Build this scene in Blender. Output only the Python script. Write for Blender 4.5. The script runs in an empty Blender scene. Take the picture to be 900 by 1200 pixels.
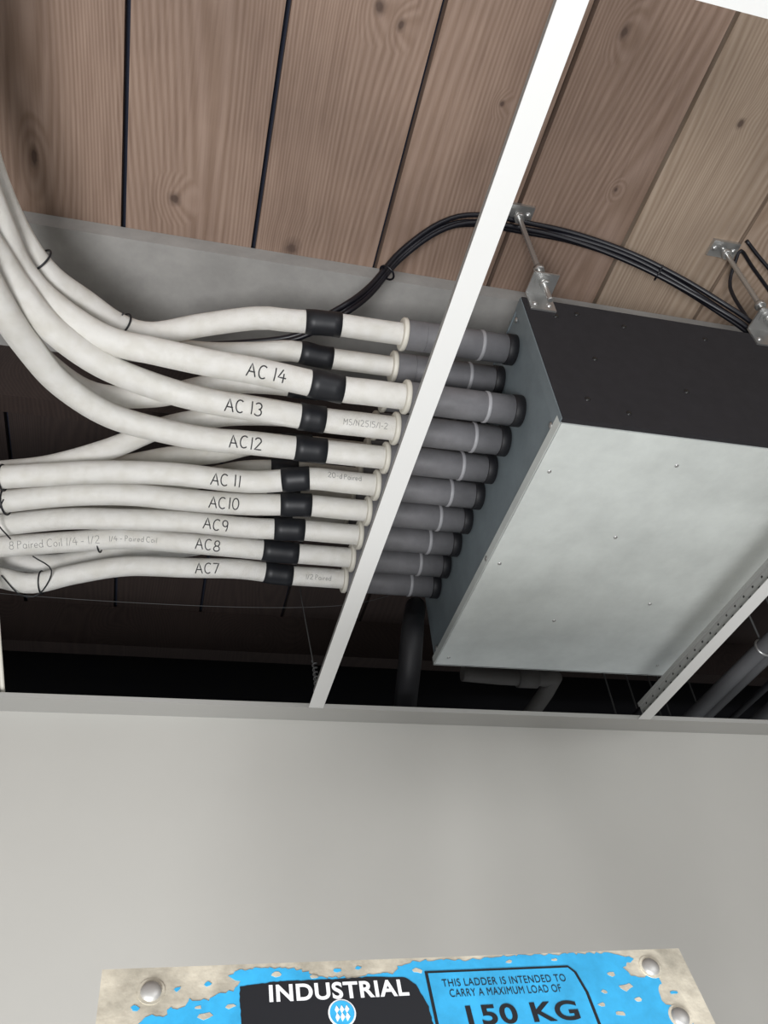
import bpy, math, random
from mathutils import Vector, Matrix
random.seed(7)
SC=bpy.context.scene
COL=bpy.context.collection
try:
    SC.view_settings.view_transform='Standard'
except Exception: pass

# ------------------------------------------------------------------ materials
def mat(name,col,rough=.6,metal=0.,noise=None,bump=None,spec=None):
    m=bpy.data.materials.new(name); m.use_nodes=True
    nt=m.node_tree; b=nt.nodes['Principled BSDF']
    b.inputs['Base Color'].default_value=(*col,1)
    b.inputs['Roughness'].default_value=rough
    b.inputs['Metallic'].default_value=metal
    if spec is not None and 'Specular IOR Level' in b.inputs: b.inputs['Specular IOR Level'].default_value=spec
    tc=nt.nodes.new('ShaderNodeTexCoord')
    if noise:
        sc,amt=noise
        n=nt.nodes.new('ShaderNodeTexNoise'); n.inputs['Scale'].default_value=sc; n.inputs['Detail'].default_value=8
        n.inputs['Roughness'].default_value=.65
        r=nt.nodes.new('ShaderNodeValToRGB')
        r.color_ramp.elements[0].position=.3; r.color_ramp.elements[1].position=.7
        r.color_ramp.elements[0].color=(*[max(0,c*(1-amt)) for c in col],1)
        r.color_ramp.elements[1].color=(*[min(1,c*(1+amt)) for c in col],1)
        nt.links.new(tc.outputs['Object'],n.inputs['Vector'])
        nt.links.new(n.outputs['Fac'],r.inputs['Fac'])
        nt.links.new(r.outputs['Color'],b.inputs['Base Color'])
    if bump:
        sc,st=bump
        n=nt.nodes.new('ShaderNodeTexNoise'); n.inputs['Scale'].default_value=sc; n.inputs['Detail'].default_value=3
        bp=nt.nodes.new('ShaderNodeBump'); bp.inputs['Strength'].default_value=st; bp.inputs['Distance'].default_value=.002
        nt.links.new(tc.outputs['Object'],n.inputs['Vector'])
        nt.links.new(n.outputs['Fac'],bp.inputs['Height'])
        nt.links.new(bp.outputs['Normal'],b.inputs['Normal'])
    return m

# knots of the soffit boards: x, y, radius across, radius along (metres)
KNOTS=[(.161,.815,.012,.015),(-.045,.760,.009,.010),(.225,.404,.008,.011),(.262,.422,.006,.008),(-.265,.729,.005,.016),(.45,.50,.004,.005),
       (.60,.36,.007,.010),(.70,.60,.004,.005),(.86,.45,.006,.008),(1.05,.62,.009,.013),(-.5,.6,.011,.016),(-.35,.2,.01,.014),(.4,.1,.01,.013),(1.2,.3,.012,.015)]
def wood(name,c1,c2,c3,knots=True):
    m=bpy.data.materials.new(name); m.use_nodes=True
    nt=m.node_tree; N=nt.nodes.new; L=nt.links.new; b=nt.nodes['Principled BSDF']
    b.inputs['Roughness'].default_value=.8
    tc=N('ShaderNodeTexCoord'); at=N('ShaderNodeAttribute'); at.attribute_name='rnd'
    off=N('ShaderNodeVectorMath'); off.operation='MULTIPLY_ADD'
    L(at.outputs['Color'],off.inputs[0]); off.inputs[1].default_value=(7,13,5); L(tc.outputs['Object'],off.inputs[2])
    mp=N('ShaderNodeMapping'); mp.inputs['Scale'].default_value=(1,.09,1); L(off.outputs[0],mp.inputs['Vector'])
    n1=N('ShaderNodeTexNoise'); n1.inputs['Scale'].default_value=4.5; n1.inputs['Detail'].default_value=1; L(mp.outputs[0],n1.inputs['Vector'])
    kn=None
    nd=N('ShaderNodeTexNoise'); nd.inputs['Scale'].default_value=60; L(tc.outputs['Object'],nd.inputs['Vector'])
    if knots:
        for (kx,ky,rx,ry) in KNOTS:
            s=N('ShaderNodeVectorMath'); s.operation='SUBTRACT'; L(tc.outputs['Object'],s.inputs[0]); s.inputs[1].default_value=(kx,ky,0)
            q=N('ShaderNodeVectorMath'); q.operation='MULTIPLY'; L(s.outputs[0],q.inputs[0]); q.inputs[1].default_value=(1/rx,1/ry,0)
            l=N('ShaderNodeVectorMath'); l.operation='LENGTH'; L(q.outputs[0],l.inputs[0])
            if kn is None: kn=l.outputs['Value']
            else:
                mn=N('ShaderNodeMath'); mn.operation='MINIMUM'; L(kn,mn.inputs[0]); L(l.outputs['Value'],mn.inputs[1]); kn=mn.outputs[0]
    sx=N('ShaderNodeSeparateXYZ'); L(mp.outputs[0],sx.inputs[0])
    ma=N('ShaderNodeMath'); ma.operation='MULTIPLY_ADD'; L(n1.outputs['Fac'],ma.inputs[0]); ma.inputs[1].default_value=.42; L(sx.outputs['X'],ma.inputs[2])
    src=ma.outputs[0]
    if kn is not None:
        ke=N('ShaderNodeMapRange'); L(kn,ke.inputs[0]); ke.inputs[1].default_value=0; ke.inputs[2].default_value=5; ke.inputs[3].default_value=.022; ke.inputs[4].default_value=0
        ad=N('ShaderNodeMath'); ad.operation='ADD'; L(src,ad.inputs[0]); L(ke.outputs[0],ad.inputs[1]); src=ad.outputs[0]
    mf=N('ShaderNodeMath'); mf.operation='MULTIPLY'; L(src,mf.inputs[0]); mf.inputs[1].default_value=700.
    sn=N('ShaderNodeMath'); sn.operation='SINE'; L(mf.outputs[0],sn.inputs[0])
    h=N('ShaderNodeMath'); h.operation='MULTIPLY_ADD'; L(sn.outputs[0],h.inputs[0]); h.inputs[1].default_value=.5; h.inputs[2].default_value=.5
    n2=N('ShaderNodeTexNoise'); n2.inputs['Scale'].default_value=12; n2.inputs['Detail'].default_value=7
    mp2=N('ShaderNodeMapping'); mp2.inputs['Scale'].default_value=(14,.6,1); L(off.outputs[0],mp2.inputs['Vector']); L(mp2.outputs[0],n2.inputs['Vector'])
    mix=N('ShaderNodeMix'); mix.data_type='RGBA'; L(h.outputs[0],mix.inputs[0]); mix.inputs[6].default_value=(*c1,1); mix.inputs[7].default_value=(*c2,1)
    m2=N('ShaderNodeMix'); m2.data_type='RGBA'; m2.blend_type='MULTIPLY'; m2.inputs[0].default_value=.6
    r=N('ShaderNodeValToRGB'); r.color_ramp.elements[0].position=.3; r.color_ramp.elements[0].color=(.66,.61,.58,1); r.color_ramp.elements[1].position=.62; r.color_ramp.elements[1].color=(1.,1.,1.,1)
    L(n2.outputs['Fac'],r.inputs[0]); L(mix.outputs[2],m2.inputs[6]); L(r.outputs[0],m2.inputs[7])
    n5=N('ShaderNodeTexNoise'); n5.inputs['Scale'].default_value=3.5; n5.inputs['Detail'].default_value=5; L(off.outputs[0],n5.inputs['Vector'])
    r5=N('ShaderNodeValToRGB'); r5.color_ramp.elements[0].position=.32; r5.color_ramp.elements[0].color=(.77,.76,.76,1); r5.color_ramp.elements[1].position=.62; r5.color_ramp.elements[1].color=(1.,1.,1.,1)
    L(n5.outputs['Fac'],r5.inputs[0])
    m5=N('ShaderNodeMix'); m5.data_type='RGBA'; m5.blend_type='MULTIPLY'; m5.inputs[0].default_value=1; L(m2.outputs[2],m5.inputs[6]); L(r5.outputs[0],m5.inputs[7])
    m3=N('ShaderNodeMix'); m3.data_type='RGBA'; m3.blend_type='MULTIPLY'; m3.inputs[0].default_value=1
    hs=N('ShaderNodeSeparateXYZ'); L(at.outputs['Color'],hs.inputs[0])
    rr=N('ShaderNodeValToRGB'); rr.color_ramp.elements[0].color=(.80,.70,.68,1); rr.color_ramp.elements[1].color=(1.06,1.04,.99,1)
    L(hs.outputs['Z'],rr.inputs[0]); L(m5.outputs[2],m3.inputs[6]); L(rr.outputs[0],m3.inputs[7])
    out=m3.outputs[2]
    if kn is not None:
        kk=N('ShaderNodeMath'); kk.operation='MULTIPLY_ADD'; L(nd.outputs['Fac'],kk.inputs[0]); kk.inputs[1].default_value=.9; L(kn,kk.inputs[2])
        kr=N('ShaderNodeValToRGB'); e=kr.color_ramp.elements
        e[0].position=.45; e[0].color=(.85,.85,.85,1); e[1].position=.95; e[1].color=(0,0,0,1)
        e2=e.new(.62); e2.color=(.4,.4,.4,1)
        md=N('ShaderNodeMath'); md.operation='DIVIDE'; L(kk.outputs[0],md.inputs[0]); md.inputs[1].default_value=2.2
        L(md.outputs[0],kr.inputs[0])
        m4=N('ShaderNodeMix'); m4.data_type='RGBA'; L(kr.outputs[0],m4.inputs[0]); L(out,m4.inputs[6]); m4.inputs[7].default_value=(*c3,1); out=m4.outputs[2]
    L(out,b.inputs['Base Color'])
    bp=N('ShaderNodeBump'); bp.inputs['Strength'].default_value=.3; bp.inputs['Distance'].default_value=.001; L(n2.outputs['Fac'],bp.inputs['Height']); L(bp.outputs[0],b.inputs['Normal'])
    return m

def foam(name,col,per=.0060):
    m=bpy.data.materials.new(name); m.use_nodes=True
    nt=m.node_tree; N=nt.nodes.new; L=nt.links.new; b=nt.nodes['Principled BSDF']
    b.inputs['Roughness'].default_value=.8; b.inputs['Base Color'].default_value=(*col,1)
    uv=N('ShaderNodeTexCoord'); s=N('ShaderNodeSeparateXYZ'); L(uv.outputs['UV'],s.inputs[0])
    outs=[]
    for ax in 'XY':
        a=N('ShaderNodeMath'); a.operation='MULTIPLY'; a.inputs[1].default_value=2*math.pi/per; L(s.outputs[ax],a.inputs[0])
        c=N('ShaderNodeMath'); c.operation='SINE'; L(a.outputs[0],c.inputs[0]); outs.append(c)
    # quilted emboss: grooves run both ways, pads stand proud
    mx=N('ShaderNodeMath'); mx.operation='MINIMUM'; L(outs[0].outputs[0],mx.inputs[0]); L(outs[1].outputs[0],mx.inputs[1])
    n=N('ShaderNodeTexNoise'); n.inputs['Scale'].default_value=45; n.inputs['Detail'].default_value=4; L(uv.outputs['Object'],n.inputs['Vector'])
    bp=N('ShaderNodeBump'); bp.inputs['Strength'].default_value=.5; bp.inputs['Distance'].default_value=.0007
    L(mx.outputs[0],bp.inputs['Height'])
    bp2=N('ShaderNodeBump'); bp2.inputs['Strength'].default_value=.5; bp2.inputs['Distance'].default_value=.003
    L(n.outputs['Fac'],bp2.inputs['Height']); L(bp.outputs[0],bp2.inputs['Normal']); L(bp2.outputs[0],b.inputs['Normal'])
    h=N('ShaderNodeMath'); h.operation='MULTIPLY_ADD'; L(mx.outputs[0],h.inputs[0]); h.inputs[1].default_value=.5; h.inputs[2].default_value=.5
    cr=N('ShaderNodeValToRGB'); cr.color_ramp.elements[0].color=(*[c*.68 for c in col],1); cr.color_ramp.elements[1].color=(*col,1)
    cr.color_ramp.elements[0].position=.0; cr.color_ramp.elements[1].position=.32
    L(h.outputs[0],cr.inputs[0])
    r2=N('ShaderNodeValToRGB'); r2.color_ramp.elements[0].position=.3; r2.color_ramp.elements[0].color=(.90,.89,.86,1); r2.color_ramp.elements[1].position=.6; r2.color_ramp.elements[1].color=(1,1,1,1)
    L(n.outputs['Fac'],r2.inputs[0])
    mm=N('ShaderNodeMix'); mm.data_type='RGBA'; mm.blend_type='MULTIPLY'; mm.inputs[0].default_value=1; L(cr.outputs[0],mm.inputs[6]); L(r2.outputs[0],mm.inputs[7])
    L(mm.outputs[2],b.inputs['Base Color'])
    return m

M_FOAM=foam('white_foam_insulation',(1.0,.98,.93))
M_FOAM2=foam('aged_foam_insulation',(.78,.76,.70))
M_TAPE=mat('black_tape',(.008,.009,.012),.5)
M_INK=mat('marker_ink',(.012,.012,.015),.5)
M_PRINT=mat('printed_ink',(.27,.26,.25),.6)
M_GREY=mat('grey_rubber_sleeve',(.165,.163,.172),.55,noise=(30,.15))
M_GREYR=mat('grey_ring',(.32,.32,.335),.5)
M_CREAM=mat('cream_flange',(.68,.65,.57),.5)
M_RUB=mat('black_rubber',(.006,.006,.008),.6)
M_GALV=mat('galvanised_plate',(.69,.725,.70),.45,.22,noise=(9,.12),bump=(60,.08))
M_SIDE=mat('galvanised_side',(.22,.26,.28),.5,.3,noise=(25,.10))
M_FELT=mat('black_foam_sheet',(.014,.0125,.015),.9,noise=(40,.2))
M_STEEL=mat('zinc_steel',(.55,.55,.54),.35,.85)
M_DARKS=mat('dark_screw',(.01,.01,.01),.4)
M_WIRE=mat('dull_wire',(.05,.05,.05),.6)
M_WHITE=mat('white_enamel',(.68,.68,.665),.5)
M_TEEW=mat('tee_web_steel',(.34,.34,.33),.45,.4)
M_WALL=mat('painted_wall',(.51,.50,.465),.7,noise=(2.,.03),bump=(90,.06))
M_TRIM=mat('wall_angle_paint',(.40,.395,.375),.5)
M_FLOOR=mat('floor_vinyl',(.45,.44,.42),.5,noise=(5,.1))
M_BEAM=mat('beam_paint',(.34,.33,.315),.7,noise=(9,.18),bump=(20,.4))
M_GAP=mat('gap_dark',(.02,.025,.045),.9)
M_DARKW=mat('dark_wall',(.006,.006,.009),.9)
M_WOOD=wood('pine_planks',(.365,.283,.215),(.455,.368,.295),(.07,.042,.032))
M_WOOD_SHADE=wood('shaded_timber',(.032,.021,.018),(.043,.03,.025),(.01,.008,.006),False)  # shaded copy of the plank wood: falloff beyond the beam painted in
M_CABLE=mat('cable_sheath',(.005,.005,.009),.4)
M_PVC=mat('grey_pvc',(.13,.13,.135),.5)
M_DRAIN=mat('dark_pvc',(.10,.095,.09),.7)  # darker grey than the conduits, so the drain pipe stands out less
M_ALU=mat('ladder_aluminium',(.60,.56,.46),.55,.4,noise=(45,.35),bump=(120,.3))
M_BLUE=mat('blue_sticker',(.035,.37,.68),.45,noise=(50,.2))
M_BLK=mat('sticker_black',(.012,.014,.018),.4)
M_WTXT=mat('sticker_white',(.80,.81,.83),.5)
M_RIV=mat('dull_rivet',(.45,.44,.42),.5,.6)
M_LAD=mat('ladder_rail_fibreglass',(.03,.25,.5),.5)

# ------------------------------------------------------------------ mesh builder
class MB:
    def __init__(s): s.v=[];s.f=[];s.m=[];s.sm=[];s.uv=[];s.mats=[];s.rnd=[]
    def mi(s,m):
        if m not in s.mats: s.mats.append(m)
        return s.mats.index(m)
    def face(s,idx,m,smooth=False,uv=None,rnd=(0,0,0)):
        s.f.append(idx); s.m.append(s.mi(m)); s.sm.append(smooth); s.uv.append(uv or [(0,0)]*len(idx)); s.rnd.append(rnd)
    def box(s,a,b,m,rnd=(0,0,0),T=None,bev=0):
        x0,y0,z0=[min(p,q) for p,q in zip(a,b)]; x1,y1,z1=[max(p,q) for p,q in zip(a,b)]
        k=len(s.v)
        P=[Vector(p) for p in [(x0,y0,z0),(x1,y0,z0),(x1,y1,z0),(x0,y1,z0),(x0,y0,z1),(x1,y0,z1),(x1,y1,z1),(x0,y1,z1)]]
        if T: P=[T@p for p in P]
        s.v+=P
        for q in [(0,3,2,1),(4,5,6,7),(0,1,5,4),(1,2,6,5),(2,3,7,6),(3,0,4,7)]:
            s.face([k+i for i in q],m,rnd=rnd)
    def tube(s,pts,r,m,seg=20,caps=True,mfun=None):
        pts=[Vector(p) for p in pts]; n=len(pts)
        k=len(s.v); L=0; prev=None; Ls=[]
        rr=r if callable(r) else (lambda i:r)
        for i,p in enumerate(pts):
            t=(pts[min(i+1,n-1)]-pts[max(i-1,0)]).normalized()
            if prev is None:
                a=Vector((0,0,1)) if abs(t.z)<.9 else Vector((1,0,0))
                u=(a-t*a.dot(t)).normalized()
            else:
                u=(prev-t*prev.dot(t)).normalized()
            prev=u; w=t.cross(u)
            if i: L+=(p-pts[i-1]).length
            Ls.append(L)
            for j in range(seg):
                an=2*math.pi*j/seg
                s.v.append(p+(u*math.cos(an)+w*math.sin(an))*rr(i))
        for i in range(n-1):
            for j in range(seg):
                j2=(j+1)%seg
                R=rr(i); c=2*math.pi*R
                uv=[(c*j/seg,Ls[i]),(c*(j+1)/seg,Ls[i]),(c*(j+1)/seg,Ls[i+1]),(c*j/seg,Ls[i+1])]
                s.face([k+i*seg+j,k+i*seg+j2,k+(i+1)*seg+j2,k+(i+1)*seg+j],m,True,uv)
        if caps:
            s.face([k+j for j in reversed(range(seg))],m); s.face([k+(n-1)*seg+j for j in range(seg)],m)
    def torus(s,c,ax,R,r,m,seg=28,s2=8,sq=1.0):
        c=Vector(c); ax=Vector(ax).normalized(); a=Vector((0,0,1)) if abs(ax.z)<.9 else Vector((1,0,0))
        u=(a-ax*a.dot(ax)).normalized(); w=ax.cross(u); k=len(s.v)
        for i in range(seg):
            A=2*math.pi*i/seg; d=u*math.cos(A)+w*math.sin(A)*sq
            for j in range(s2):
                B=2*math.pi*j/s2
                s.v.append(c+d*(R+r*math.cos(B))+ax*r*math.sin(B))
        for i in range(seg):
            for j in range(s2):
                s.face([k+i*s2+j,k+((i+1)%seg)*s2+j,k+((i+1)%seg)*s2+(j+1)%s2,k+i*s2+(j+1)%s2],m,True)
    def dome(s,c,ax,r,h,m,seg=14):
        c=Vector(c); ax=Vector(ax).normalized(); a=Vector((0,0,1)) if abs(ax.z)<.9 else Vector((1,0,0))
        u=(a-ax*a.dot(ax)).normalized(); w=ax.cross(u); k=len(s.v); R=4
        for i in range(R):
            ph=math.pi/2*i/R
            for j in range(seg):
                A=2*math.pi*j/seg
                s.v.append(c+(u*math.cos(A)+w*math.sin(A))*r*math.cos(ph)+ax*h*math.sin(ph))
        s.v.append(c+ax*h)
        for i in range(R-1):
            for j in range(seg):
                s.face([k+i*seg+j,k+i*seg+(j+1)%seg,k+(i+1)*seg+(j+1)%seg,k+(i+1)*seg+j],m,True)
        for j in range(seg): s.face([k+(R-1)*seg+j,k+(R-1)*seg+(j+1)%seg,k+R*seg],m,True)
    def build(s,name,parent=None,bevel=0):
        me=bpy.data.meshes.new(name); me.from_pydata([tuple(v) for v in s.v],[],s.f)
        for m in s.mats: me.materials.append(m)
        uvl=me.uv_layers.new(name='UVMap'); ca=me.color_attributes.new('rnd','FLOAT_COLOR','CORNER')
        li=0
        for i,p in enumerate(me.polygons):
            p.material_index=s.m[i]; p.use_smooth=s.sm[i]
            for q in range(len(s.f[i])):
                uvl.data[li].uv=s.uv[i][q]; ca.data[li].color=(*s.rnd[i],1); li+=1
        me.update()
        o=bpy.data.objects.new(name,me); COL.objects.link(o)
        if parent: o.parent=parent
        return o

def spline(P,step=.012):
    P=[Vector(p) for p in P]; out=[]
    E=[P[0]*2-P[1]]+P+[P[-1]*2-P[-2]]
    for i in range(1,len(E)-2):
        a,b,c,d=E[i-1:i+3]; n=max(2,int((c-b).length/step))
        for k in range(n):
            t=k/n
            out.append(.5*((2*b)+(c-a)*t+(2*a-5*b+4*c-d)*t*t+(3*b-a-3*c+d)*t**3))
    out.append(P[-1]); return out

# ------------------------------------------------------------------ hand lettering
def arc(cx,cy,rx,ry,a0,a1,n=12):
    return [(cx+rx*math.cos(math.radians(a0+(a1-a0)*i/n)),cy+ry*math.sin(math.radians(a0+(a1-a0)*i/n))) for i in range(n+1)]
G={'A':([[(0,0),(.42,1),(.85,0)],[(.1,.38),(.78,.36)]],.95),
 'C':([arc(.45,.5,.42,.5,50,310)],.95),
 '1':([[(.15,1),(.15,0)]],.42),
 '2':([arc(.36,.72,.32,.28,160,-10,8)+[(.05,.02),(.75,.02)]],.9),
 '3':([arc(.3,.74,.32,.26,150,-80,8)+arc(.3,.25,.36,.27,80,-150,8)],.85),
 '4':([[(.45,1),(.02,.38),(.8,.38)],[(.55,.7),(.55,0)]],.9),
 '0':([arc(.36,.5,.34,.5,90,450,16)],.9),
 '7':([[(.02,.95),(.7,.95),(.25,0)]],.85),
 '8':([arc(.35,.74,.28,.25,-90,270,12)+arc(.35,.25,.34,.25,90,-270,12)],.85),
 '9':([arc(.35,.7,.3,.28,0,360,12)+[(.62,.3),(.5,0)]],.85),
 ' ':([],.35),'/':([[(0,0),(.4,1)]],.55),'M':([[(0,0),(0,1),(.4,.4),(.8,1),(.8,0)]],1.0),'S':([arc(.35,.74,.3,.25,50,260,8)+arc(.35,.25,.33,.25,90,-140,8)],.85),
 'N':([[(0,0),(0,1),(.6,0),(.6,1)]],.85),'5':([[(.65,1),(.1,1),(.08,.58)]+arc(.32,.3,.34,.3,110,-140,8)],.85),
 'P':([[(0,0),(0,1)]+arc(.2,.76,.35,.24,90,-90,6)+[(0,.52)]],.75),'a':([arc(.3,.28,.28,.28,20,380,10),[(.58,.5),(.58,0)]],.75),
 'i':([[(.1,0),(.1,.55)],[(.1,.75),(.1,.82)]],.35),'r':([[(.05,0),(.05,.55)],[(.05,.4),(.35,.55)]],.5),'e':([arc(.3,.28,.27,.28,0,320,10),[(.03,.28),(.57,.28)]],.7),
 'd':([arc(.3,.28,.28,.28,20,380,10),[(.58,1),(.58,0)]],.75),'o':([arc(.3,.28,.28,.28,0,360,10)],.7),'l':([[(.1,0),(.1,1)]],.35),'t':([[(.2,.9),(.2,0)],[(0,.6),(.4,.6)]],.5),
 '-':([[(0,.4),(.4,.4)]],.55)}
EYE=Vector((.0,.0,2.0))   # side of the pipe the installer wrote on (faces down into the room)
def letter(mb,path,r,x0,txt,h,w,ink,wt,phi0=0.,jit=.03):
    P=sorted(path,key=lambda p:p.x)
    S=[0]
    for i in range(1,len(P)): S.append(S[-1]+(P[i]-P[i-1]).length)
    s0=None
    for i in range(1,len(P)):
        if P[i].x>=x0: s0=S[i]; break
    def at(s,v):
        i=max(1,min(len(P)-1,next((k for k in range(len(S)) if S[k]>=s),len(S)-1)))
        t=(s-S[i-1])/max(1e-6,S[i]-S[i-1]); c=P[i-1].lerp(P[i],t); tg=(P[i]-P[i-1]).normalized()
        n=(EYE-Vector((.1,0,0))-c); n=Vector((0,n.y,n.z)); n=(n-tg*n.dot(tg)).normalized()
        up=tg.cross(n); 
        if up.dot(Vector((0,-.66,.75)))<0: up=-up
        ph=v/r+phi0
        return c+(n*math.cos(ph)+up*math.sin(ph))*(r+.0003)
    s=s0
    for ch in txt:
        st,adv=G[ch]
        dy=random.uniform(-jit,jit)*h
        sl=random.uniform(-.06,.06)
        for q in st:
            pts=[]
            for i in range(len(q)-1):
                for k in range(3):
                    t=k/3; pts.append((q[i][0]*(1-t)+q[i+1][0]*t,q[i][1]*(1-t)+q[i+1][1]*t))
            pts.append(q[-1])
            mb.tube([at(s+(a+sl*b)*w,(b-.5)*h+dy) for a,b in pts],wt,ink,6)
        s+=adv*w*1.12

# ------------------------------------------------------------------ room shell
mb=MB(); mb.box((-3.2,-3.0,-.05),(4.2,1.275,0),M_FLOOR); mb.build('floor')
mb=MB(); mb.box((-3.2,1.275,0),(4.2,1.375,2.69),M_WALL); mb.build('wall_back')
mb=MB()  # plank soffit
pitch=.2222; x=-.127-pitch*13
while x<4.2:
    a=x+.0042; b=x+pitch-.0042
    rz=random.random()
    if abs(x+.127+pitch)<.01: rz=.45
    if abs(x+.127)<.01: rz=.12
    if abs(x-.095)<.01: rz=.95
    if abs(x-.317)<.01: rz=.4
    if abs(x-.54)<.01: rz=.9
    if abs(x-.762)<.01: rz=.8
    mb.box((a,-3.0,3.37),(b,.93,3.395),M_WOOD,rnd=(random.random(),random.random(),rz))
    mb.box((a,.93,3.37),(b,2.42,3.395),M_WOOD_SHADE,rnd=(random.random(),random.random(),rz))
    x+=pitch
mb.box((-3.2,-3.0,3.395),(4.2,2.5,3.42),M_GAP)
mb.build('ceiling')
mb=MB(); mb.box((-3.2,.828,3.335),(4.2,1.13,3.3695),M_BEAM)
mb.box((-3.2,1.09,3.2),(4.2,1.13,3.335),M_WOOD_SHADE)
mb.build('ceiling_beam')
mb=MB(); mb.box((-3.2,2.42,2.2),(4.2,2.47,3.395),M_DARKW)  # near-black wall added to keep light out of the plenum
mb.build('plenum_light_stop')
mb=MB()
mb.box((-3.2,1.95,3.25),(4.2,2.0,3.3695),M_WOOD_SHADE)
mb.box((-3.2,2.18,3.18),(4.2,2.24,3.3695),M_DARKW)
mb.build('timber_joist')
mb=MB(); mb.box((-3.25,-3.0,0),(-3.2,2.47,3.395),M_WALL); mb.build('wall_left')
mb=MB(); mb.box((4.2,-3.0,0),(4.25,2.47,3.395),M_WALL); mb.build('wall_right')

# wall angle
mb=MB(); mb.box((-3.2,1.232,2.689),(4.2,1.275,2.6905),M_TRIM); mb.box((-3.2,1.2735,2.690),(4.2,1.275,2.715),M_TRIM)
mb.box((-3.2,1.232,2.6905),(4.2,1.2335,2.697),M_TRIM)
mb.build('trim_1')

# ceiling grid
def tee(name,x,y0,y1):
    mb=MB()
    mb.box((x-.012,y0,2.689),(x+.012,y1,2.6902),M_WHITE)
    mb.box((x-.0006,y0,2.690),(x+.0006,y1,2.722),M_TEEW)
    mb.box((x-.003,y0,2.715),(x+.003,y1,2.722),M_TEEW)
    y=y0+.02
    while y<y1-.01:
        for dx in (-.0009,.0009):
            mb.box((x+dx-.0002,y,2.6985),(x+dx+.0002,y+.006,2.7015),M_DARKS)
            mb.box((x+dx-.0002,y+.0125,2.708),(x+dx+.0002,y+.016,2.711),M_DARKS)
        y+=.025
    return mb.build(name)
tee('ceiling_tee_bar',.2535,-2.9,1.2325)
tee('ceiling_tee_bar',.8535,-2.9,1.2325)
mb=MB(); mb.box((.2655,.125,2.6892),(.8415,.149,2.6902),M_WHITE); mb.box((.2655,.1364,2.690),(.8415,.1376,2.722),M_TEEW); mb.box((.2655,.134,2.716),(.8415,.140,2.722),M_TEEW)
mb.build('ceiling_cross_tee')

# ------------------------------------------------------------------ branch box
X0,X1,Y0,Y1,Z0,Z1=.509,1.002,.703,1.337,2.85,3.14
mb=MB()
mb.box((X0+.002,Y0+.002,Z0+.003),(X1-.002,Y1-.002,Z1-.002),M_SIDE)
mb.box((X0,Y0+.004,Z0-.001),(X1,Y1,Z0+.003),M_GALV)
mb.box((X0-.0012,Y0+.004,Z0-.001),(X0+.0008,Y1,Z0+.016),M_GALV)
mb.box((X0-.0012,Y1-.002,Z0-.001),(X1,Y1+.001,Z0+.016),M_GALV)
mb.box((X1-.001,Y0+.004,Z0-.001),(X1+.0012,Y1,Z0+.016),M_GALV)
mb.box((X0+.001,Y0-.005,Z0+.001),(X1+.001,Y0+.003,Z1),M_FELT)
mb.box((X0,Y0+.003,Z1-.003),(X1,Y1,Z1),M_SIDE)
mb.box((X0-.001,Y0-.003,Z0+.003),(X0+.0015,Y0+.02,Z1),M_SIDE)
for (px,pz) in [(.56,3.10),(.60,3.115),(.68,3.10),(.56,2.90),(.60,3.0),(.62,2.88),(.74,2.95),(.83,3.1),(.9,2.9),(.97,3.05)]:
    mb.dome((px,Y0-.005,pz),(0,-1,0),.0045,.002,M_DARKS,10)
for (px,py) in [(.72,.76),(.70,.93),(.53,.80),(.53,1.02),(.69,1.17),(.53,1.31),(.97,.76),(.97,1.3),(.85,1.1)]:
    mb.dome((px,py,Z0-.001),(0,0,-1),.0035,.0018,M_STEEL,10)
for (py,pz) in [(.73,2.87),(.73,3.12),(1.02,2.858),(1.31,2.87)]:
    mb.dome((X0-.001,py,pz),(-1,0,0),.005,.002,M_STEEL,10)
mb.build('refrigerant_branch_box')

def rod(x,y,dirY,ylug):
    mb=MB()
    n=70; zb,zt=3.10,3.365
    mb.tube([(x,y,zb+(zt-zb)*i/n) for i in range(n+1)],lambda i:.0048 if i%2 else .0040,M_STEEL,10)
    mb.box((x-.028,y-.016,3.362),(x+.028,y+.016,3.3698),M_STEEL)
    for dx in(-.02,.02): mb.dome((x+dx,y,3.362),(0,0,-1),.006,.004,M_STEEL,8)
    mb.tube([(x,y,3.343),(x,y,3.355)],.0095,M_STEEL,6)
    mb.box((x-.022,min(y-.016*1,ylug),3.150),(x+.022,max(y+.016,ylug),3.153),M_STEEL)
    mb.box((x-.022,ylug-.0015,3.108),(x+.022,ylug+.0015,3.153),M_STEEL)
    mb.tube([(x,y,3.153),(x,y,3.155)],.015,M_STEEL,20); mb.tube([(x,y,3.155),(x,y,3.165)],.0095,M_STEEL,6)
    mb.tube([(x,y,3.148),(x,y,3.150)],.015,M_STEEL,20); mb.tube([(x,y,3.138),(x,y,3.148)],.0095,M_STEEL,6)
    mb.tube([(x,y,3.180),(x,y,3.190)],.0095,M_STEEL,6)
    for dx in(-.012,.012): mb.dome((x+dx,ylug+dirY*.0015,3.122),(0,dirY,0),.005,.003,M_STEEL,8)
    mb.build('threaded_rod_hanger')
rod(.540,.672,-1,Y0-.0068); rod(.955,.668,-1,Y0-.0068); rod(.540,1.368,1,Y1+.003); rod(.955,1.368,1,Y1+.003)

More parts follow.
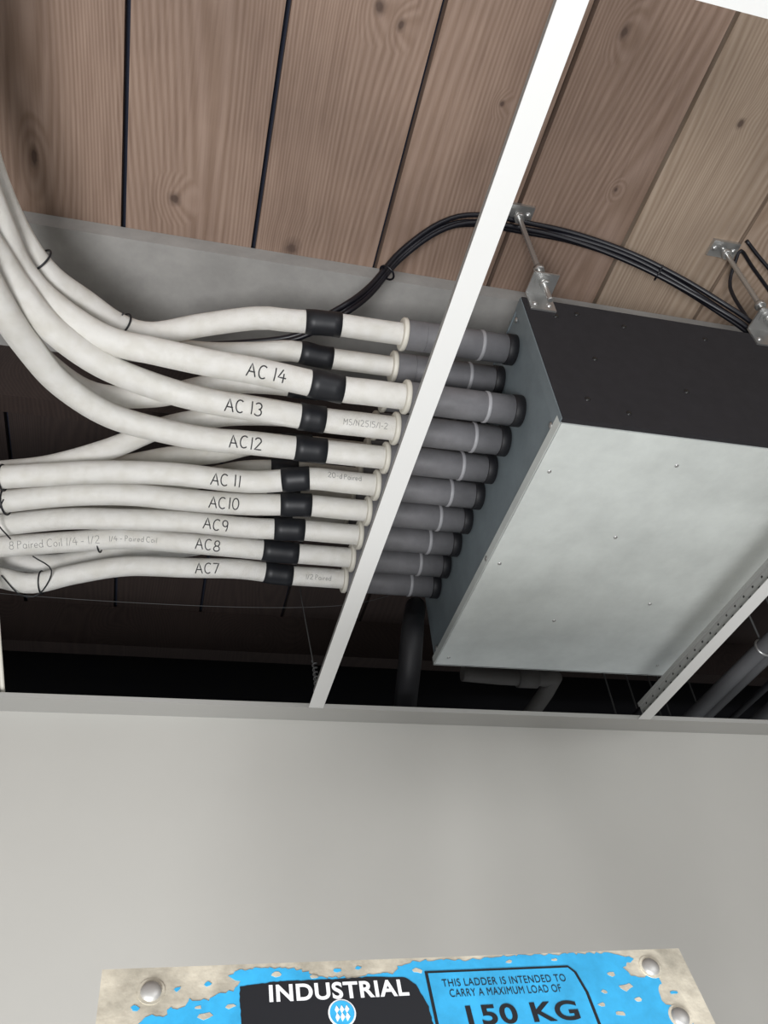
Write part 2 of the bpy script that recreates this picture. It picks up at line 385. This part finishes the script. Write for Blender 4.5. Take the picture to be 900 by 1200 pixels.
# ------------------------------------------------------------------ pipes
ZL,ZU=2.972,3.083
def yl(i): return .795+.065*i
def yu(k): return .762+.065*k
def sleeve(y,z):
    mb=MB()
    mb.tube([(.322,y,z),(.494,y,z)],.0236,M_GREY,28)
    mb.tube([(.3185,y,z),(.320,y,z),(.325,y,z),(.3265,y,z)],lambda i:[.0245,.0262,.0262,.0245][i],M_CREAM,28)
    for xx in(.447,): mb.tube([(xx,y,z),(xx+.001,y,z),(xx+.005,y,z),(xx+.006,y,z)],lambda i:[.0236,.0248,.0248,.0236][i],M_GREYR,28)
    mb.tube([(.355,y,z),(.356,y,z),(.357,y,z)],lambda i:[.0236,.0242,.0236][i],M_GREY,28)
    mb.tube([(.492,y,z),(.494,y,z),(.5075,y,z)],lambda i:[.0236,.0250,.0250][i],M_RUB,28)
    mb.build('pipe_sleeve')
def pipe(y,z,tail,r=.0182,label=None,lx=0,tape=True,m=M_FOAM,extra=None):
    tail=[(a+random.uniform(-.003,.003),b+random.uniform(-.0018,.0018),c+random.uniform(-.0015,.0015)) for a,b,c in tail]
    P=spline([(.330,y,z),(.27,y,z),(.21,y,z)]+tail)
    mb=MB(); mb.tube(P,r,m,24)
    if tape:
        j=random.uniform(-.005,.005)
        T=[p for p in P if .160+j<=p.x<=.226+j]
        mb.tube(T,lambda i:r+.0016+(.0006 if (i%3==0) else 0),M_TAPE,24)
    if label: letter(mb,P,r,lx,label,.0188,.0145,M_INK,.00098,jit=.05)
    if extra:
        for (xx,t,h,ph) in extra: letter(mb,P,r,xx,t,h,h*.8,M_PRINT,.00045,ph,0)
    mb.build('insulated_refrigerant_pipe')

def Z(pts,zs): return [(a/1000,b/1000,2+c) for (a,b),c in zip(pts,zs)]
A14=Z([(96,783),(36,783),(-47,780),(-117,780),(-185,743),(-220,695),(-241,643),(-260,579),(-285,450),(-300,250)],[.972,.975,.985,1.0,1.01,1.01,1.01,1.01,1.01,1.01])
A13=Z([(105,852),(42,848),(-32,835),(-114,808),(-181,761),(-215,713),(-237,666),(-260,595),(-290,450),(-310,250)],[.972,.972,.972,.975,.98,.98,.98,.97,.96,.96])
A12=Z([(101,925),(49,927),(-15,919),(-101,893),(-170,840),(-210,776),(-236,706),(-257,614),(-290,450),(-320,250)],[.972,.972,.97,.965,.96,.955,.945,.935,.92,.91])
P1=Z([(145,766),(94,770),(20,795),(-53,823),(-102,807),(-148,770),(-190,729),(-220,682),(-247,618),(-265,552),(-285,440),(-295,250)],[1.083,1.083,1.083,1.08,1.07,1.06,1.05,1.05,1.055,1.06,1.06,1.06])
P2=Z([(154,823),(102,835),(25,850),(-53,850),(-129,831),(-202,778),(-243,703),(-278,611),(-300,440),(-310,250)],[1.083,1.083,1.083,1.09,1.10,1.11,1.11,1.11,1.11,1.11])
U2=Z([(110,893),(44,913),(-48,947),(-137,937),(-197,890),(-231,830),(-257,748),(-280,650),(-330,450),(-350,250)],[1.083,1.083,1.08,1.06,1.05,1.05,1.05,1.05,1.05,1.05])
U3=Z([(119,966),(50,979),(-31,1008),(-109,1034),(-199,1067),(-279,1095),(-358,1120),(-700,1160)],[1.083,1.083,1.07,1.04,1.02,1.02,1.02,1.02])
U4=Z([(128,1030),(58,1066),(-13,1082),(-97,1103),(-294,1168),(-700,1200)],[1.083,1.083,1.08,1.07,1.07,1.07])
U5=Z([(120,1095),(0,1150),(-150,1175),(-340,1215),(-700,1240)],[1.083,1.083,1.083,1.08,1.08])
U6=Z([(120,1165),(-6,1221),(-150,1245),(-304,1277),(-700,1290)],[1.083,1.083,1.083,1.08,1.08])
U7=Z([(144,1270),(33,1313),(-61,1303),(-135,1310),(-209,1332),(-297,1325),(-379,1299),(-700,1280)],[1.083,1.07,1.05,1.03,1.02,1.02,1.02,1.02])
K=Z([(112,1009),(-10,1010),(-114,1023),(-190,1038),(-267,1057),(-342,1073),(-700,1110)],[.972]*7)
Lq=Z([(119,1066),(21,1069),(-74,1069),(-166,1082),(-271,1117),(-350,1145),(-700,1170)],[.972]*7)
Mq=Z([(126,1125),(25,1124),(-73,1129),(-168,1144),(-275,1169),(-356,1192),(-700,1220)],[.972]*7)
Nq=Z([(133,1182),(29,1181),(-72,1180),(-169,1202),(-280,1230),(-362,1249),(-700,1270)],[.972]*7)
Oq=Z([(125,1245),(34,1249),(-70,1256),(-157,1284),(-230,1310),(-285,1287),(-361,1238),(-700,1200)],[.972,.972,.972,.965,.96,.95,.93,.92])
pipe(yl(0),ZL,A14,.0196,'AC 14',.070)
pipe(yl(1),ZL,A13,.0190,'AC 13',.058,extra=[(.235,'MS/N2515/1-2',.009,.1)])
pipe(yl(2),ZL,A12,.0187,'AC12',.072)
pipe(yl(3),ZL,K,.0184,'AC 11',.047,extra=[(.236,'20-d Paired',.009,.5)])
pipe(yl(4),ZL,Lq,.0184,'AC10',.044)
pipe(yl(5),ZL,Mq,.0182,'AC9',.040)
pipe(yl(6),ZL,Nq,.0182,'AC8',.034,extra=[(-.27,'8 Paired Coil 1/4 - 1/2',.013,0),(-.10,'1/4 - Paired Coil',.009,0)])
pipe(yl(7),ZL,Oq,.0182,'AC7',.036,extra=[(.24,'1/2 Paired',.009,0)])
pipe(yu(0),ZU,P1,.0175); pipe(yu(1),ZU,P2,.0165)
for k,t in enumerate([U2,U3,U4,U5,U6,U7]):
    pipe(yu(k+2),ZU,t,.0175,m=M_FOAM if k in(0,1,5) else M_FOAM2)
for i in range(8): sleeve(yl(i),ZL); sleeve(yu(i),ZU)

def tie(c,ax,R,sq=1.0,tail=None):
    mb=MB(); mb.torus(c,ax,R,.0015,M_TAPE,sq=sq)
    if tail: mb.tube(spline([Vector(c)+Vector(t) for t in tail],.01),.0012,M_TAPE,6)
    mb.build('cable_tie')
tie((-.205,.706,3.05),(.65,.75,0),.0205)
tie((-.098,.809,3.071),(.75,.6,.1),.0195,tail=[(0,-.018,0),(.002,-.03,-.01),(.003,-.035,-.02)])
tie((-.262,1.056,2.972),(1,-.2,0),.0205); tie((-.262,1.113,2.972),(1,-.3,0),.0205,tail=[(0,-.018,-.01),(-.01,.01,-.03),(.01,.05,-.035)])
tie((-.118,1.192,2.972),(1,-.2,0),.020)
tie((-.215,1.308,2.961),(1,-.2,0),.0205,tail=[(-.06,-.04,-.02),(-.03,-.0,-.03),(.0,.0,-.025),(.02,-.05,-.01),(-.01,-.08,-.005)])

# ------------------------------------------------------------------ cables
cb=[(1.25,.76,3.15),(1.012,.721,3.16),(.925,.702,3.19),(.840,.693,3.25),(.750,.685,3.30),(.653,.683,3.335),(.571,.688,3.350),(.465,.692,3.348),(.401,.709,3.33),(.336,.743,3.28),(.282,.767,3.2),(.229,.774,3.135),(.168,.819,3.122),(.090,.849,3.122),(-.015,.873,3.128),(-.095,.853,3.128),(-.157,.814,3.128),(-.214,.761,3.12),(-.26,.66,3.12)]
mb=MB()
for q,(oy,oz,w) in enumerate([(0,0,0),(.0085,.003,.4),(-.0085,.003,1.1),(.001,-.0085,2.)]):
    P=[(a+.003*math.sin(i+w),b+oy+.003*math.sin(i*1.3+w),min(c+oz,3.363)) for i,(a,b,c) in enumerate(cb)]
    if q==1: P=P[:14]
    if q==2: P=P[:13]
    mb.tube(spline(P,.015),.0046,M_CABLE,8)
for c,ax in [((.80,.69,3.277),(1,.05,-.6)),((.31,.755,3.24),(-.6,.3,-.8))]:
    mb.torus(c,ax,.0135,.0018,M_CABLE)
mb.build('electrical_cable_bundle')
mb=MB()
mb.tube(spline([(1.2,.80,3.3),(1.106,.739,3.355),(1.03,.69,3.36),(.985,.66,3.355),(.978,.675,3.345),(.965,.705,3.30),(.965,.71,3.22),(.97,.71,3.175)],.01),.0035,M_CABLE,8)
mb.tube(spline([(1.2,.78,3.25),(1.09,.70,3.30),(1.01,.655,3.345),(.985,.640,3.358)],.01),.0035,M_CABLE,8)
mb.build('control_cable')

mb=MB(); mb.tube([(.2535,1.215,2.71),(.2535,1.23,2.76),(.25,1.30,2.95),(.25,1.45,3.37)],.0011,M_WIRE,6)
P=[(.2535+.004*math.cos(a*.9),1.217+.004*math.sin(a*.9)+.0003*a,2.722+.0014*a) for a in range(40)]
mb.tube(P,.0012,M_WIRE,6); mb.build('hanger_wire')
mb=MB(); mb.tube([(-.224,1.252,2.692),(-.275,1.251,2.90),(-.40,1.25,3.369)],.0035,M_CREAM,8); mb.build('hanger_wire')
mb=MB(); mb.tube(spline([(-.7,1.33,2.96),(-.1,1.33,2.945),(.30,1.31,2.95),(.49,1.29,3.0)]),.0006,M_WIRE,5); mb.build('pull_wire')
# background services
mb=MB(); mb.tube(spline([(.497,1.36,3.0),(.470,1.31,2.93),(.442,1.245,2.86),(.436,1.27,2.80),(.44,1.33,2.76),(.445,1.42,2.68),(.45,1.44,2.4)]),.021,M_RUB,16); mb.build('black_drain_hose')
mb=MB(); mb.tube(spline([(.70,1.66,3.035),(.80,1.66,3.03),(.86,1.66,3.03),(.91,1.66,3.03),(.94,1.72,3.03),(.94,2.41,3.03)],.02),.020,M_DRAIN,18)
mb.tube([(.84,1.66,3.03),(.89,1.66,3.03)],.025,M_DRAIN,18); mb.tube([(.80,1.66,3.04),(.80,1.66,3.369)],.003,M_WIRE,8); mb.build('condensate_drain_pipe')
for (x,z,r,m) in [(1.30,2.95,.018,M_PVC),(1.40,3.0,.018,M_PVC),(1.37,2.92,.008,M_RUB),(1.50,2.95,.02,M_PVC),(1.23,3.02,.010,M_RUB)]:
    mb=MB(); mb.tube(spline([(x,.2,z),(x+.01,.9,z),(x,1.5,z),(x,2.41,z)],.05),r,m,16)
    for yy in(1.36,1.9):
        mb.torus((x+.003,yy,z),(0,1,0),r+.002,.003,M_WIRE if r<.015 else M_STEEL); mb.tube([(x+.003,yy,z+r),(x+.003,yy,3.3698)],.0025,M_WIRE,8)
    mb.build('service_conduit')

# ------------------------------------------------------------------ ladder
lad=bpy.data.objects.new('step_ladder',None); COL.objects.link(lad)
ex=Vector((1,0,0)); up=Vector((0,.316,.949)).normalized(); nn=ex.cross(up)
O=Vector((-.0129,.450,2.1135))
T=Matrix(((ex.x,up.x,nn.x,O.x),(ex.y,up.y,nn.y,O.y),(ex.z,up.z,nn.z,O.z),(0,0,0,1)))
mb=MB(); mb.box((0,-.16,-.002),(.300,0,0),M_ALU,T=T)
for x,t in[(.0225,.0115),(.278,.010),(.2820,.0365),(.0226,.14),(.278,.14)]:
    mb.tube([T@Vector((x,-t,0)),T@Vector((x,-t,.0004))],.0062,M_ALU,20)
    mb.dome(T@Vector((x,-t,.0004)),nn,.0048,.0022,M_RIV,18)
mb.build('name_plate',lad)
def poly(name,pts,z,m,jit=0,cyc=True):
    Q=[]
    n=len(pts)
    for i in range(n):
        a=pts[i];b=pts[(i+1)%n]
        if jit and not (a[1]>59 and b[1]>59):
            k=max(1,int(math.dist(a,b)/1.6))
            for q in range(k):
                t=q/k; Q.append((a[0]*(1-t)+b[0]*t+random.uniform(-jit,jit),a[1]*(1-t)+b[1]*t+random.uniform(-jit,jit)*.8))
        else: Q.append(a)
    cu=bpy.data.curves.new(name,'CURVE'); cu.dimensions='2D'; cu.fill_mode='FRONT'; cu.extrude=.00008
    sp=cu.splines.new('POLY'); sp.points.add(len(Q)-1)
    for i,(a,b) in enumerate(Q): sp.points[i].co=(a/1000,-b/1000,0,1)
    sp.use_cyclic_u=True; cu.materials.append(m)
    o=bpy.data.objects.new(name,cu); COL.objects.link(o); o.matrix_world=T@Matrix.Translation((0,0,z)); 
    mw=o.matrix_world.copy(); o.parent=lad; o.matrix_world=mw
poly('blue_sticker',[(10,120),(10,60),(12,38),(15,36),(19,33),(20,29),(18,26),(20,23),(24,22),(29,24),(31,19),(36,20),(40,16),(48,16.5),(54,14),(60,13),(63,9),(58,6),(62,3),(74,2.5),(88,3.5),(95,5),(104,8.5),(120,9),(128,7.5),(138,8),(141,4),(148,2),(160,1.6),(175,2.5),(190,1.2),(215,1),(240,1.2),(258,1.3),(264,3),(270,4.5),(268,6.5),(262,9),(264,14),(270,15.5),(280,14.5),(281,18),(276,22),(275,28),(281,31),(287,34),(290,60),(290,120)],.0002,M_BLUE,.9)
for cx,cy,s in [(34,30,3),(47,24,2.2),(52,33,2),(28,37,2),(150,7,1.6),(259,20,2.4),(263,27,1.6),(254,13,1.4),(44,20,1.2),(80,6,1.6),(98,8,1.3),(250,33,2.),(200,4.2,1.2),(40,36,1.5),(58,20,1.3),(246,22,1.2),(225,4,1.1),(242,28,1.3)]:
    poly('chipped_patch',[(cx+s*math.cos(a*.9)*random.uniform(.5,1.4)*1.5,cy+s*math.sin(a*.9)*random.uniform(.4,1.1)) for a in range(7)],.00035,M_ALU,.2)
for cx,cy,s in [(16,19,1.5),(34,11,1.3),(110,5,1.6),(120,4,1.),(48,9,1.2),(285,24,1.2)]:
    poly('sticker_flake',[(cx+s*math.cos(a*.9)*random.uniform(.5,1.4)*1.6,cy+s*math.sin(a*.9)*random.uniform(.4,1.1)) for a in range(7)],.0002,M_BLUE,.2)
poly('brand_panel',[(63,60),(62.5,11),(80,9.5),(110,9.5),(128,9),(143,10),(148,14),(150,20),(152,25),(153,60)],.0004,M_BLK,.3)
poly('load_panel_border',[(153.5,70),(153.5,7.5),(231,7.5),(234.5,11),(237,22),(238,70)],.0005,M_BLK)
poly('load_panel',[(155.0,70),(155.0,8.7),(230.5,8.7),(233,11.5),(235.3,22),(236,70)],.0007,M_BLUE)
lx=109.5
poly('logo_disc',[(lx+6.6*math.cos(a*.2617),26+6.6*math.sin(a*.2617)) for a in range(24)],.0006,M_WTXT)
poly('logo_disc_inner',[(lx+5.8*math.cos(a*.2617),26+5.8*math.sin(a*.2617)) for a in range(24)],.0008,M_BLUE)
for dx in(-2.4,0,2.4): poly('logo_mark',[(lx+dx,22.5),(lx+dx+1.2,24.5),(lx+dx,26),(lx+dx+1.2,28),(lx+dx-.3,30),(lx+dx-1,28),(lx+dx-.2,26.2),(lx+dx-1,24.5)],.001,M_WTXT)
def text(s,x,t,w,h,m,z=.0008,bold=.0,name='lettering'):
    cu=bpy.data.curves.new(name,'FONT'); cu.body=s; cu.size=1; cu.offset=bold; cu.extrude=.0; cu.space_character=1.08; cu.materials.append(m)
    o=bpy.data.objects.new(name,cu); COL.objects.link(o)
    bpy.context.view_layer.update()
    d=o.dimensions; sx=w/max(d.x,.01); sy=h/.73
    mw=T@Matrix.Translation((x,-t,z))@Matrix.Diagonal((sx,sy,1,1))
    o.matrix_world=mw; o.parent=lad; o.matrix_world=mw
text('INDUSTRIAL',.0755,.0190,.0675,.0080,M_WTXT,bold=.03)
text('THIS LADDER IS INTENDED TO',.1610,.0160,.066,.0040,M_BLK,z=.0010,bold=.0)
text('CARRY A MAXIMUM LOAD OF',.1635,.0212,.059,.0040,M_BLK,z=.0010,bold=.0)
text('150 KG',.1665,.0350,.058,.0095,M_BLK,z=.0010,bold=.025)
mb=MB()
T2=T
for xa in(.004,.271):
    mb.box((xa,-2.20,-.030),(xa+.025,-.002,-.0025),M_LAD,T=T2)
for k in range(7):
    t=.30+.28*k
    mb.box((.02,-t-.03,-.028),(.28,-t,-.004),M_ALU,T=T2)
mb.box((.0,-.030,-.11),(.300,-.004,-.0025),M_LAD,T=T2)
mb.build('front_frame',lad)
mb=MB()
for xa in(.004,.271):
    a=Vector((xa-.0129,.52,2.07)); b=Vector((xa-.0129,1.15,.02))
    mb.tube([a,b],.013,M_LAD,8)
for k in range(4):
    t=.2+.22*k; y=.52+.63*t; z=2.07-2.05*t
    mb.tube([(-.005,y,z),(.27,y,z)],.009,M_ALU,8)
mb.build('rear_frame',lad)

# ------------------------------------------------------------------ lights
def area(name,loc,tgt,size,power,col=(1,1,1)):
    l=bpy.data.lights.new(name,'AREA'); l.shape='SQUARE'; l.size=size; l.energy=power; l.color=col
    o=bpy.data.objects.new(name,l); COL.objects.link(o); o.location=loc
    o.rotation_euler=(Vector(tgt)-Vector(loc)).to_track_quat('-Z','Y').to_euler()
area('upward_fill_lamp',(-.38,-.45,1.15),(.38,.8,3.0),.5,47,(.985,.99,1))  # unseen lamp added low down to light pipes and planks from below
area('room_light_panel',(1.4,-1.8,2.62),(1.2,-.2,0),1.1,30,(.97,.98,1))
w=bpy.data.worlds.new('room_ambient'); SC.world=w; w.use_nodes=True
w.node_tree.nodes['Background'].inputs[0].default_value=(.94,.97,1,1); w.node_tree.nodes['Background'].inputs[1].default_value=.45

# ------------------------------------------------------------------ camera
cam=bpy.data.cameras.new('camera'); co=bpy.data.objects.new('camera',cam); COL.objects.link(co)
cam.sensor_fit='VERTICAL'; cam.sensor_height=36; cam.sensor_width=27; cam.lens=30; cam.clip_start=.01
right=Vector((.9671,-.2370,-.0935)); fwd=Vector((.2385,.7139,.6585))
right.normalize(); fwd=(fwd-right*fwd.dot(right)).normalized(); upv=right.cross(fwd)
co.matrix_world=Matrix(((right.x,upv.x,-fwd.x,0),(right.y,upv.y,-fwd.y,0),(right.z,upv.z,-fwd.z,2.0),(0,0,0,1)))
SC.camera=co
